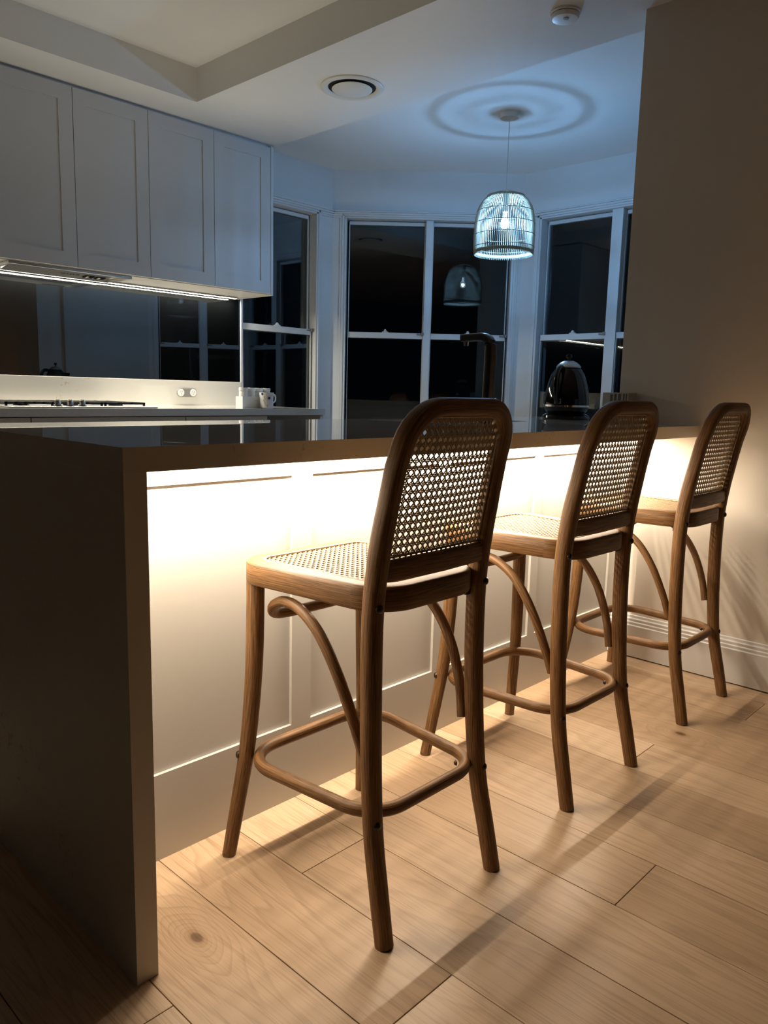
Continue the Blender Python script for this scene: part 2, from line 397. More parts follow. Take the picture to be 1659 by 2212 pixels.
# ------------------------------------------------------------------ structure: the bay of sash windows
Z_SILL, Z_HEAD, Z_RAIL = 0.34, 2.186, 1.405
def bay_window(idx, A, B, panes, wall_from=0.0, wall_name='wall_bay'):
    A = Vector(A); B = Vector(B); T = (B - A); Ltot = T.length; T.normalize(); Nn = Vector((-T.y, T.x))   # towards the room
    if Nn.dot(Vector((2.6, 1.4)) - A) < 0: Nn = -Nn
    def hx(mb, s0, s1, d0, d1, z0, z1):
        def p(s, d, z):
            q = A + T * s + Nn * d; return (q.x, q.y, z)
        mb.hexa([p(s0, d0, z0), p(s1, d0, z0), p(s1, d1, z0), p(s0, d1, z0), p(s0, d0, z1), p(s1, d0, z1), p(s1, d1, z1), p(s0, d1, z1)])
        return mb
    s_in, s_out = panes[0][0] - 0.012, panes[-1][1] + 0.012
    wall = MB()
    hx(wall, wall_from, Ltot, -0.13, 0, Z_HEAD, 2.62); hx(wall, wall_from, Ltot, -0.13, 0, 0, Z_SILL)
    if s_in > wall_from + 0.004: hx(wall, wall_from, s_in, -0.13, 0, Z_SILL, Z_HEAD)
    hx(wall, s_out, Ltot, -0.13, 0, Z_SILL, Z_HEAD)
    structure(wall.build(wall_name, 'trim_white'))
    root = bpy.data.objects.new('window_%d' % idx, None); COL.objects.link(root); structure(root)
    # architrave: three stepped fillets each side and along the head
    for side in ((s_in, -1), (s_out, 1)):
        if side[1] < 0 and s_in < wall_from + 0.03: continue
        mb = MB(); s, g = side
        for d, w0, w1 in ((0.010, 0.0, 0.016), (0.016, 0.016, 0.034), (0.011, 0.034, 0.048)):
            a, b2 = s + g * w0, s + g * w1; hx(mb, min(a, b2), max(a, b2), -0.001, d, Z_SILL, Z_HEAD + 0.048)
        mb.build('architrave', 'trim_white', root, bevel=0.0015, seg=1)
    mb = MB()
    for d, z0, z1 in ((0.010, 0.0, 0.012), (0.016, 0.012, 0.025), (0.024, 0.025, 0.038), (0.034, 0.038, 0.047)):
        hx(mb, wall_from + 0.0005, Ltot - 0.0005, -0.001, d, Z_HEAD + z0, Z_HEAD + z1)
    mb.build('head_moulding', 'trim_white', root, bevel=0.0015, seg=1)
    # mullions and jamb linings
    for i in range(len(panes) - 1):
        hx(MB(), panes[i][1], panes[i + 1][0], -0.10, -0.012, Z_SILL, Z_HEAD).build('mullion', 'trim_white', root, bevel=0.002)
    sb = hx(MB(), s_in, s_out, -0.12, 0.02, Z_SILL - 0.02, Z_SILL + 0.012).build('window_sill', 'trim_white', root, bevel=0.003)
    for (p0, p1) in panes:
        for upper in (True, False):
            d0, d1 = (-0.085, -0.055) if upper else (-0.052, -0.022)
            za, zb = (Z_RAIL - 0.02, Z_HEAD - 0.006) if upper else (Z_SILL + 0.012, Z_RAIL + 0.022)
            lo, hi, st = (0.042, 0.024, 0.007) if upper else (0.06, 0.040, 0.005)
            mb = MB(); hx(mb, p0, p1, d0, d1, za, za + lo); hx(mb, p0, p1, d0, d1, zb - hi, zb)
            hx(mb, p0, p0 + st, d0, d1, za, zb); hx(mb, p1 - st, p1, d0, d1, za, zb)
            sash = mb.build('sash', 'trim_white', root, bevel=0.002, seg=1)
            dm = (d0 + d1) / 2
            hx(MB(), p0 + st * 0.6, p1 - st * 0.6, dm - 0.002, dm + 0.002, za + lo * 0.8, zb - hi * 0.8).build('pane', 'window_glass', sash)
            if not upper:
                sm = (p0 + p1) / 2
                mb = MB(); hx(mb, sm - 0.022, sm + 0.022, -0.046, -0.024, zb, zb + 0.007); hx(mb, sm - 0.010, sm + 0.010, -0.044, -0.026, zb + 0.007, zb + 0.016); hx(mb, sm - 0.006, sm + 0.006, -0.04, -0.03, zb + 0.016, zb + 0.023)
                mb.build('latch', 'trim_white', sash, bevel=0.001, seg=1)
                mb = MB(); hx(mb, p1 - 0.045, p1 - 0.004, -0.022, -0.014, zb - 0.013, zb - 0.004); hx(mb, p1 - 0.012, p1 + 0.006, -0.022, -0.004, zb - 0.016, zb + 0.004)
                mb.build('sash_stop', 'outlet_grey', sash, bevel=0.001, seg=1)
    return root
bay_window(1, (2.415, 3.0), c1, [(0.022, 0.60)], 0.0, 'wall_bay_back')
bay_window(2, c1, c2, [(0.112, 0.646), (0.696, 1.228)], 0.0, 'wall_bay_diagonal')
bay_window(3, c2, c3, [(0.162, 0.652), (0.727, 1.11)], 0.0, 'wall_bay_far')
bay_window(4, c3, c4, [(0.09, 0.40), (0.47, 0.84)], 0.0, 'wall_bay_near')

# ------------------------------------------------------------------ kitchen island
HB, TH = 0.92, 0.04
YB = 0.80
SX0, SX1, SY0, SY1 = 1.26, 1.83, 0.465, 0.735       # sink cut-out
wt = thing('island_worktop', 'pale speckled quartz island worktop with a waterfall end panel', 'worktop')
mb = MB()
for b in ((0, SX0, 0, YB), (SX1, WX - 0.001, 0, YB), (SX0, SX1, 0, SY0), (SX0, SX1, SY1, YB), (WX - 0.001, 2.455, 0.326, YB)):
    mb.box(b[0], b[1], b[2], b[3], HB - TH, HB)
bmx = bmesh.new(); mb2 = mb.build('slab', 'quartz', wt)
bmx.from_mesh(mb2.data); bmesh.ops.remove_doubles(bmx, verts=bmx.verts, dist=1e-4); bmx.to_mesh(mb2.data); bmx.free()
box_obj('end_panel', 'quartz_honed', (0, 0.04, 0, YB, 0, HB - TH), wt)

YP = 0.293
ic = thing('island_cabinet', 'white panelled back of the kitchen island behind the bar stools', 'cabinet')
# carcass as boards so the sink bowl hangs free inside
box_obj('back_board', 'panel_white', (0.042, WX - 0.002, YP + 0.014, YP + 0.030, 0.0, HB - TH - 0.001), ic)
box_obj('front_board', 'cabinet_white', (0.042, 2.44, 0.765, 0.785, 0.1, HB - TH - 0.001), ic)
box_obj('toe_kick', 'dark_gap', (0.042, 2.44, 0.715, 0.73, 0.0, 0.1), ic)
box_obj('side_board', 'cabinet_white', (0.042, 0.06, YP + 0.031, 0.764, 0.0, HB - TH - 0.001), ic)
box_obj('side_board', 'cabinet_white', (2.42, 2.44, 0.34, 0.764, 0.0, HB - TH - 0.001), ic)
ST = [(0.042, 0.085), (0.581, 0.643), (1.120, 1.174), (1.628, 1.673), (2.19, WX - 0.003)]
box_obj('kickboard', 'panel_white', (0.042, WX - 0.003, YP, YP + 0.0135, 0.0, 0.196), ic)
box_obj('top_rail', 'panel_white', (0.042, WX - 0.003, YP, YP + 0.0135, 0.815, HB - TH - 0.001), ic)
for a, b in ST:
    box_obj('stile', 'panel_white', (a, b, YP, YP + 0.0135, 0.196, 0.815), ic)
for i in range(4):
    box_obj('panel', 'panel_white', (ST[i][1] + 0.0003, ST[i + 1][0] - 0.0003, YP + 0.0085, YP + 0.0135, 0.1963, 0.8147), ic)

# LED strip under the overhang
def led(name, label, x0, x1, y, z, m, watts, col, w=0.012, tilt=0.0):
    t = thing(name, label, 'light strip')
    MB().box(x0, x1, y - w / 2 - 0.004, y + w / 2 + 0.004, z, z + 0.006).build('channel', 'steel', t)
    MB().box(x0 + 0.004, x1 - 0.004, y - w / 2, y + w / 2, z - 0.001, z - 0.0002).build('diffuser', m, t)
    ld = bpy.data.lights.new(name + '_light', 'AREA'); ld.shape = 'RECTANGLE'; ld.size = x1 - x0 - 0.01; ld.size_y = w; ld.energy = watts; ld.color = col
    lo = bpy.data.objects.new(name + '_light', ld); COL.objects.link(lo); lo.location = ((x0 + x1) / 2, y, z - 0.0015); lo.rotation_euler = (tilt, 0, 0); lo.parent = t
    return t
led('led_strip', 'warm LED strip under the island worktop overhang', 0.045, WX - 0.02, 0.232, HB - TH - 0.0065, 'led_warm', ISLAND_LED_W, LED_WARM)

# sink
t = thing('sink', 'stainless undermount sink let into the island worktop', 'sink')
mb = MB()
mb.box(SX0 - 0.012, SX0, SY0 - 0.012, SY1 + 0.012, HB - 0.235, HB - TH - 0.001); mb.box(SX1, SX1 + 0.012, SY0 - 0.012, SY1 + 0.012, HB - 0.235, HB - TH - 0.001)
mb.box(SX0, SX1, SY0 - 0.012, SY0, HB - 0.235, HB - TH - 0.001); mb.box(SX0, SX1, SY1, SY1 + 0.012, HB - 0.235, HB - TH - 0.001)
mb.box(SX0, SX1, SY0, SY1, HB - 0.235, HB - 0.227)
mb.build('bowl', 'steel', t)
MB().lathe([(0, 0), (0.04, 0), (0.042, 0.003), (0.02, 0.004), (0, 0.002)], 24, ((SX0 + SX1) / 2, (SY0 + SY1) / 2, HB - 0.227)).build('drain', 'chrome', t, smooth=40)

# tap: flat gunmetal blade that folds over into a square spout
t = thing('kitchen_tap', 'dark metal square kitchen tap rising behind the first stool', 'tap', (1.523, 0.425, HB))
pth = [(0, 0, 0.0), (0, 0, 0.10), (0, -0.002, 0.19), (0, -0.002, 0.245)]
pth += [(0, -0.002 + 0.035 * (1 - math.cos(a)), 0.245 + 0.035 * math.sin(a)) for a in [math.radians(k) for k in (15, 30, 45, 60, 75, 90)]]
pth += [(0, 0.06, 0.2795), (0, 0.112, 0.278)]
MB().sweep(pth, lambda i: (0.019, 0.0135 if i < 4 else (0.0125 if i > 9 else 0.013), 6), ref=(0, 0.5, 1), nsec=20).build('body', 'gunmetal', t, smooth=50)
MB().lathe([(0, 0), (0.029, 0), (0.029, 0.006), (0.026, 0.008), (0, 0.008)], 32).build('base_ring', 'gunmetal', t, smooth=40)
MB().lathe([(0, -0.014), (0.008, -0.014), (0.009, 0), (0, 0)], 20, (0, 0.1, 0.2665)).build('aerator', 'chrome', t, smooth=40)
MB().sweep([(0.019, 0, 0.07), (0.045, 0, 0.075)], lambda i: (0.007, 0.007, 2), ref=(0, 0, 1)).build('lever', 'gunmetal', t, smooth=50)

# kettle
t = thing('electric_kettle', 'glossy black domed electric kettle with a chrome band', 'kettle', (2.275, 0.572, HB), math.radians(188))
MB().lathe([(0, 0.0), (0.092, 0.0), (0.096, 0.006), (0.094, 0.014), (0.082, 0.022), (0, 0.022)], 48).build('power_base', 'black_gloss', t, smooth=40)
MB().lathe([(0.0, 0.022), (0.072, 0.022), (0.084, 0.034), (0.092, 0.052), (0.0925, 0.058), (0.0905, 0.085), (0.085, 0.12), (0.077, 0.152), (0.066, 0.182), (0.052, 0.203), (0.045, 0.210), (0, 0.210)], 56).build('body', 'black_gloss', t, smooth=50)
MB().lathe([(0.0915, 0.050), (0.0955, 0.051), (0.0955, 0.0585), (0.0915, 0.0595)], 56, closed=True).build('chrome_band', 'chrome', t, smooth=60)
MB().lathe([(0, 0.209), (0.049, 0.209), (0.050, 0.213), (0.044, 0.221), (0.032, 0.231), (0.018, 0.237), (0, 0.238)], 48).build('lid', 'steel', t, smooth=35)
MB().lathe([(0, 0.236), (0.005, 0.237), (0.0045, 0.246), (0.011, 0.251), (0.0125, 0.257), (0.009, 0.264), (0, 0.266)], 24).build('lid_knob', 'black_gloss', t, smooth=50)
hp = catmull([(0.050, 0, 0.198), (0.082, 0, 0.205), (0.108, 0, 0.185), (0.116, 0, 0.14), (0.112, 0, 0.095), (0.094, 0, 0.072)], 6)
MB().sweep(hp, lambda i: (0.013, 0.008, 3), ref=(0, 1, 0), nsec=14).build('handle', 'black_gloss', t, smooth=60)
mb = MB(); mb.hexa([(-0.112, -0.008, 0.165), (-0.06, -0.024, 0.125), (-0.06, 0.024, 0.125), (-0.112, 0.008, 0.165), (-0.114, -0.010, 0.186), (-0.05, -0.026, 0.19), (-0.05, 0.026, 0.19), (-0.114, 0.010, 0.186)])
mb.build('spout', 'black_gloss', t, bevel=0.005, seg=3)
MB().box(0.0915, 0.0945, -0.014, 0.014, 0.064, 0.082).build('switch', 'chrome', t, bevel=0.001)

# striped carton by the end wall
t = thing('striped_carton', 'small grey carton with olive stripes against the end wall', 'carton', (2.205, 0.305, HB))
box_obj('carton_body', 'card_grey', (-0.036, 0.036, -0.055, 0.05, 0.0, 0.112), t, 0.001)
for k, (ya, yb, za, zb) in enumerate(((0.008, 0.018, 0.05, 0.105), (-0.008, 0.002, 0.0, 0.108), (-0.026, -0.014, 0.0, 0.108), (-0.040, -0.034, 0.0, 0.108), (-0.050, -0.045, 0.0, 0.108))):
    box_obj('stripe', 'card_olive', (-0.0366, -0.0358, ya, yb, za, zb), t)

# ------------------------------------------------------------------ back run of the kitchen
ZC = 0.906; YC = 2.315; XC = 2.513
t = thing('counter_worktop', 'white quartz worktop of the back counter under the wall cabinets', 'worktop')
box_obj('slab', 'quartz', (-0.6, XC, YC, YW - 0.001, ZC - 0.036, ZC), t, 0.0008)
for i, (a, b) in enumerate(((0.0, 0.81), (0.813, 1.58), (1.583, 2.10))):
    t = thing('base_cabinet', ('base cabinet at the camera end of the back counter', 'base cabinet below the cooktop', 'base cabinet below the double power outlet')[i], 'cabinet')
    box_obj('body', 'cabinet_white', (a, b, YC + 0.045, YW - 0.002, 0.1, ZC - 0.037), t)
    box_obj('drawer', 'cabinet_white', (a + 0.001, b - 0.001, YC + 0.020, YC + 0.043, 0.60, ZC - 0.041), t, 0.001)
    box_obj('drawer', 'cabinet_white', (a + 0.001, b - 0.001, YC + 0.020, YC + 0.043, 0.11, 0.597), t, 0.001)
    box_obj('toe_kick', 'dark_gap', (a, b, YC + 0.07, YC + 0.08, 0.0, 0.1), t)
t = thing('counter_end_panel', 'white end panel closing the back counter beside the window', 'panel')
box_obj('panel', 'cabinet_white', (XC - 0.03, XC - 0.004, YC + 0.012, YW - 0.003, 0, ZC - 0.037), t, 0.001)


# upstand and black glass splashback
tag(box_obj('quartz_upstand', 'quartz', (-0.6, 2.392, YW - 0.024, YW - 0.002, ZC, 1.052), None, 0.0008), 'speckled white quartz upstand behind the cooktop', 'upstand')
t = thing('splashback', 'black mirror glass splashback below the wall cabinets', 'splashback')
box_obj('glass', 'splash_glass', (-0.6, 2.394, YW - 0.012, YW - 0.002, 1.0525, 1.585), t)
box_obj('edge_trim', 'trim_white', (2.3945, 2.401, YW - 0.016, YW - 0.002, 1.0525, 1.565), t, 0.0005)

# double power outlet on the upstand
t = thing('power_outlet', 'grey oval double power outlet on the quartz upstand', 'outlet', (1.993, YW - 0.024, 0.98))
mb = MB(); ov = rounded([(-0.068, -0.0265), (0.068, -0.0265), (0.068, 0.0265), (-0.068, 0.0265)], [0.0262] * 4, 10)
n = len(ov); mb.v = [(x, 0, z) for x, z in ov] + [(x * 0.99, -0.006, z * 0.98) for x, z in ov]
mb.face(range(n)); mb.face([n + i for i in range(n)][::-1])
for i in range(n): mb.face([i, n + i, n + (i + 1) % n, (i + 1) % n])
mb.build('plate', 'outlet_grey', t, smooth=40)
for sx in (-0.042, 0.042):
    mb = MB(); mb.lathe([(0, 0), (0.0215, 0), (0.0215, 0.0025), (0.0205, 0.0035), (0, 0.0035)], 28)
    mb.v = [(x + sx, -0.006 - z, y) for x, y, z in mb.v]
    so = mb.build('socket', 'white_plastic', t, smooth=35)
    for (px, pz, ang) in ((-0.006, 0.005, 0.5), (0.006, 0.005, -0.5), (0, -0.008, 0)):
        ca, sa = math.cos(ang), math.sin(ang); pts = []
        for yy in (-0.0102, -0.0095):
            for (u, v) in ((-0.001, -0.0035), (0.001, -0.0035), (0.001, 0.0035), (-0.001, 0.0035)):
                pts.append((sx + px + u * ca - v * sa, yy, pz + u * sa + v * ca))
        MB().hexa(pts).build('slot', 'outlet_grey', so)

# wall cabinets
ZU0, ZU1, YU = 1.566, 2.386, 2.637
seams = [0.03, 0.415, 0.803, 1.190, 1.579, 1.971, 2.358]
names = ['wall cabinet at the far camera end of the row', 'second wall cabinet from the camera end of the row', 'wall cabinet above the plain end of the range hood',
         'wall cabinet above the switches of the range hood', 'wall cabinet beside the last one before the bay', 'last wall cabinet of the row beside the bay window']
for i in range(6):
    a, b = seams[i], seams[i + 1]
    t = thing('wall_cabinet', 'white shaker ' + names[i], 'cabinet', group='white shaker wall cabinets')
    box_obj('body', 'cabinet_white', (a + 0.0005, b - 0.0005, YU + 0.024, YW - 0.003, ZU0, ZU1), t)
    d = MB(); w = 0.068; x0, x1 = a + 0.0016, b - 0.0016; z0, z1 = ZU0 + 0.004, ZU1 - 0.002
    d.box(x0, x0 + w, YU, YU + 0.022, z0, z1); d.box(x1 - w, x1, YU, YU + 0.022, z0, z1)
    d.box(x0 + w, x1 - w, YU, YU + 0.022, z0, z0 + w); d.box(x0 + w, x1 - w, YU, YU + 0.022, z1 - w, z1)
    do = d.build('door', 'cabinet_white', t)
    box_obj('door_panel', 'cabinet_white', (x0 + w + 0.0002, x1 - w - 0.0002, YU + 0.0055, YU + 0.021, z0 + w + 0.0002, z1 - w - 0.0002), do)
tag(box_obj('cabinet_end_panel', 'cabinet_white', (2.3588, 2.377, YU - 0.001, YW - 0.002, ZU0 - 0.006, ZU1 + 0.004), None, 0.001), 'white end panel closing the row of wall cabinets', 'panel')
tag(box_obj('shadow_filler', 'cabinet_white', (0.03, 2.372, YU + 0.02, YU + 0.035, ZU1 + 0.005, ZB - 0.0005)), 'recessed filler strip between the wall cabinets and the ceiling', 'filler')
led('led_strip', 'white LED strip along the splashback under the wall cabinets', 0.55, 2.335, 2.945, ZU0 - 0.0085, 'led_cab', CABINET_LED_W, LED_CAB, w=0.024)

# range hood let into the cabinet bottoms
t = thing('range_hood', 'stainless slide-out range hood under the wall cabinets', 'range hood')
hx0, hx1, hy0, hy1 = 0.876, 1.486, 2.664, 2.925
zf = ZU0 - 0.003
mb = MB(); mb.box(hx0, hx1, hy0, hy0 + 0.022, zf - 0.010, zf + 0.002); mb.box(hx0, hx1, hy1 - 0.012, hy1, zf - 0.010, zf + 0.002); mb.box(hx0, hx0 + 0.014, hy0 + 0.022, hy1 - 0.012, zf - 0.010, zf + 0.002); mb.box(hx1 - 0.014, hx1, hy0 + 0.022, hy1 - 0.012, zf - 0.010, zf + 0.002)
mb.build('flange', 'steel', t, bevel=0.001, seg=1)
FA, FB = Vector((0, hy0 + 0.024, zf - 0.005)), Vector((0, hy0 + 0.138, zf - 0.021))      # sloping fascia, front top to back bottom
fx0, fx1 = hx0 + 0.016, hx1 - 0.085
mb = MB(); mb.v = [(x, p[0], p[1]) for x in (fx0, fx1) for p in ((FA.y, FA.z), (FB.y, FB.z), (FB.y, zf), (FA.y, zf))]
for f in ((0, 1, 2, 3), (7, 6, 5, 4), (0, 4, 5, 1), (1, 5, 6, 2), (2, 6, 7, 3), (3, 7, 4, 0)): mb.face(f)
fc = mb.build('control_fascia', 'steel', t)
fl = box_obj('grease_filter', 'cast_iron', (fx0, fx1, FB.y + 0.001, hy1 - 0.0125, zf - 0.008, zf + 0.001), t, 0.001)
box_obj('filter_bar', 'steel', (fx0 + 0.01, fx1 - 0.10, hy1 - 0.045, hy1 - 0.037, zf - 0.0095, zf - 0.0082), fl)
dn = (FB - FA).normalized(); nrm = Vector((0, dn.z, -dn.y)).normalized()      # outward normal, down and forward
def on_fascia(x, k, lift):
    p = FA.lerp(FB, k) + nrm * lift; return Vector((x, p.y, p.z))
def fascia_box(name, m, x0, x1, k0, k1, l0, l1, par):
    pts = [on_fascia(x, k, l) for l in (l0, l1) for (x, k) in ((x0, k0), (x1, k0), (x1, k1), (x0, k1))]
    return MB().hexa([tuple(p) for p in pts]).build(name, m, par)
o_ = on_fascia(1.200, 0.50, 0.0006)
text_mesh('QASAIR', 'brand_lettering', 'black_rubber', 0.028, fc, Matrix(((1, 0, 0, o_.x), (0, -dn.y, nrm.y, o_.y), (0, -dn.z, nrm.z, o_.z), (0, 0, 0, 1))))
for xx in (1.292, 1.352):
    sw = fascia_box('rocker_switch', 'black_gloss', xx - 0.022, xx + 0.026, 0.38, 0.68, 0.0, 0.004, fc)
    fascia_box('switch_mark', 'white_plastic', xx - 0.012, xx, 0.42, 0.62, 0.004, 0.005, sw)

# gas cooktop
t = thing('gas_cooktop', 'stainless gas cooktop with black trivets on the back counter', 'cooktop')
cx0, cx1, cy0, cy1 = 0.745, 1.465, 2.40, 2.90
box_obj('plate', 'steel', (cx0, cx1, cy0, cy1, ZC + 0.0005, ZC + 0.006), t, 0.002)
for k, xx in enumerate((0.978, 1.036, 1.094)):
    MB().lathe([(0, 0.006), (0.019, 0.006), (0.019, 0.010), (0.012, 0.012), (0, 0.012)], 24, (xx, 2.44, ZC)).build('knob_collar', 'black_rubber', t, smooth=40)
    kb = MB().lathe([(0, 0.012), (0.0135, 0.012), (0.0130, 0.032), (0.012, 0.0335), (0, 0.0335)], 24, (xx, 2.44, ZC)).build('knob', 'steel', t, smooth=40)
    box_obj('grip', 'steel', (xx - 0.004, xx + 0.004, 2.428, 2.452, ZC + 0.0335, ZC + 0.038), kb, 0.001)
for k, (a, b) in enumerate(((0.765, 0.98), (0.99, 1.22), (1.23, 1.445))):
    mb = MB(); ya, yb = (2.49 if k < 3 else 2.43), 2.885
    for y in (ya, (ya + yb) / 2, yb - 0.009): mb.box(a, b, y, y + 0.009, ZC + 0.014, ZC + 0.024)
    m_ = 6 if k == 0 else 4
    for q in range(m_):
        x = a + (b - a - 0.009) * q / (m_ - 1); mb.box(x, x + 0.009, ya, yb, ZC + 0.0145, ZC + 0.0245)
    for x in (a, b - 0.009):
        for y in (ya, yb - 0.009): mb.box(x, x + 0.009, y, y + 0.009, ZC + 0.006, ZC + 0.0145)
    mb.build('trivet', 'cast_iron', t)
    for yy in (2.59, 2.79):
        MB().lathe([(0, 0.006), (0.035, 0.006), (0.033, 0.012), (0.024, 0.013), (0.024, 0.0138), (0, 0.0138)], 24, ((a + b) / 2, yy, ZC)).build('burner', 'cast_iron', t, smooth=40)

# spice box, four jars and mug
t = thing('spice_box', 'white open card box holding four spice jars', 'box', (0, 0, ZC))
bx0, bx1, by0, by1, bh = 1.984, 2.196, 2.405, 2.468, 0.064
mb = MB(); mb.box(bx0, bx1, by0, by0 + 0.003, 0, bh); mb.box(bx0, bx1, by1 - 0.003, by1, 0, bh); mb.box(bx0, bx0 + 0.003, by0 + 0.003, by1 - 0.003, 0, bh); mb.box(bx1 - 0.003, bx1, by0 + 0.003, by1 - 0.003, 0, bh); mb.box(bx0 + 0.003, bx1 - 0.003, by0 + 0.003, by1 - 0.003, 0, 0.003)
mb.build('carton', 'white_plastic', t)
for k in range(2): box_obj('print_line', 'card_grey', (2.065 + k * 0.036, 2.091 + k * 0.036, by0 - 0.0006, by0 + 0.0002, 0.040, 0.0425), t)
jl = ['leftmost white spice jar in the card box', 'second spice jar from the cooktop in the card box', 'third spice jar from the cooktop in the card box', 'white spice jar behind the mug at the window end of the box']
for k in range(4):
    t = thing('spice_jar', jl[k], 'jar', (bx0 + 0.029 + k * 0.0513, (by0 + by1) / 2, ZC + 0.0035), group='spice jars in the card box')
    MB().lathe([(0, 0), (0.0235, 0), (0.0245, 0.003), (0.0245, 0.086), (0.021, 0.092), (0, 0.092)], 28).build('jar_body', 'ceramic', t, smooth=40)
    MB().lathe([(0, 0.0905), (0.0253, 0.0905), (0.0258, 0.093), (0.0258, 0.106), (0.0245, 0.1085), (0, 0.1085)], 28).build('lid', 'white_plastic', t, smooth=40)
t = thing('mug', 'white mug with blue spots and tan squiggle in front of the spice box', 'mug', (2.115, 2.362, ZC))
MB().lathe([(0, 0.002), (0.030, 0.002), (0.034, 0.006), (0.0405, 0.088), (0.0385, 0.088), (0.032, 0.010), (0, 0.008)], 40).build('cup', 'ceramic', t, smooth=40)
hp = catmull([(0.038, -0.0, 0.074), (0.055, -0.0, 0.076), (0.0625, -0.0, 0.062), (0.060, -0.0, 0.042), (0.046, -0.0, 0.032), (0.036, -0.0, 0.032)], 6)
ho = MB().sweep(hp, lambda i: (0.0045, 0.003, 2.5), ref=(0, 1, 0), nsec=10).build('handle', 'ceramic', t, smooth=60)
def mug_pt(a, z, lift): r = 0.0336 + (0.0405 - 0.0336) * (z / 0.088) + lift; return (r * math.cos(a), r * math.sin(a), z)
def mug_dot(a0, z0, rr, m, lift, name):
    mb = MB(); mb.v.append(mug_pt(a0, z0, lift))
    for k in range(16):
        th = 2 * math.pi * k / 16; mb.v.append(mug_pt(a0 + rr * math.cos(th) / 0.038, z0 + rr * math.sin(th), lift))
    for k in range(16): mb.face([0, 1 + k, 1 + (k + 1) % 16])
    mb.build(name, m, t)
AV = math.atan2(CY - 2.362, CX - 2.115)
mug_dot(AV + 0.38, 0.058, 0.0125, 'ink_pale', 0.0004, 'print_spot'); mug_dot(AV + 0.38, 0.058, 0.0065, 'ink_black', 0.0008, 'print_spot')
mug_dot(AV - 0.62, 0.079, 0.007, 'ink_blue', 0.0004, 'print_spot'); mug_dot(AV - 0.62, 0.079, 0.003, 'ink_black', 0.0008, 'print_spot')
sq = [(-0.30, 0.070), (-0.36, 0.060), (-0.25, 0.052), (-0.48, 0.044), (-0.36, 0.036), (-0.20, 0.024), (0.05, 0.016), (0.22, 0.022), (0.12, 0.008)]
mb = MB().sweep(catmull([mug_pt(AV + a, z, 0.0002) for a, z in sq], 5), lambda i: (0.0014, 0.0008, 2), nsec=6); mb.build('print_line', 'ink_tan', t, smooth=60)

# ------------------------------------------------------------------ bar stools
PITCH = 0.0142
def inside_span(poly, p, d):
    """t-interval of the line p + t d inside a convex ccw polygon"""
    lo, hi = -1e9, 1e9; n = len(poly)
    for i in range(n):
        ax, ay = poly[i]; bx, by = poly[(i + 1) % n]; nx, ny = -(by - ay), bx - ax
        den = nx * d[0] + ny * d[1]; num = nx * (ax - p[0]) + ny * (ay - p[1])
        if abs(den) < 1e-12:
            if num > 0: return None
            continue
        tt = num / den
        if den > 0: lo = max(lo, tt)
        else: hi = min(hi, tt)
    return (lo, hi) if hi - lo > 0.004 else None
def cane(name, poly, fmap, parent, pitch=PITCH):
    """hand-woven cane: paired strands both ways and single diagonals, octagonal holes; fmap(u, v, lift) -> xyz"""
    mb = MB(); us = [p[0] for p in poly]; vs = [p[1] for p in poly]
    def strip(p, d, w, lift, th=0.0007):
        sp = inside_span(poly, p, d)
        if not sp: return
        n = 7; nx, ny = -d[1], d[0]; rows = []
        for k in range(n + 1):
            tt = sp[0] + (sp[1] - sp[0]) * k / n; u, v = p[0] + d[0] * tt, p[1] + d[1] * tt
            b = len(mb.v)
            for (s, l) in ((-w / 2, lift - th / 2), (w / 2, lift - th / 2), (w / 2, lift + th / 2), (-w / 2, lift + th / 2)):
                mb.v.append(fmap(u + nx * s, v + ny * s, l))
            rows.append(b)
        for a, b in zip(rows, rows[1:]):
            for k in range(4): mb.face([a + k, a + (k + 1) % 4, b + (k + 1) % 4, b + k])
    i0, i1 = int(min(us) / pitch) - 2, int(max(us) / pitch) + 2; j0, j1 = int(min(vs) / pitch) - 2, int(max(vs) / pitch) + 2
    for i in range(i0, i1 + 1):
        for o in (-0.0015, 0.0015): strip((i * pitch + o, 0), (0, 1), 0.0019, 0.0)
    for j in range(j0, j1 + 1):
        for o in (-0.0015, 0.0015): strip((0, j * pitch + o), (1, 0), 0.0019, 0.0007)
    q = math.sqrt(0.5)
    for k in range(int((min(us) - max(vs)) / pitch) - 2, int((max(us) + max(vs)) / pitch) + 3):
        c = (k + 0.5) * pitch
        strip((c, 0), (q, q), 0.0025, 0.0013); strip((c, 0), (-q, q), 0.0025, -0.0006)
    o = mb.build(name, 'cane', parent); o['kind'] = 'stuff'
    return o

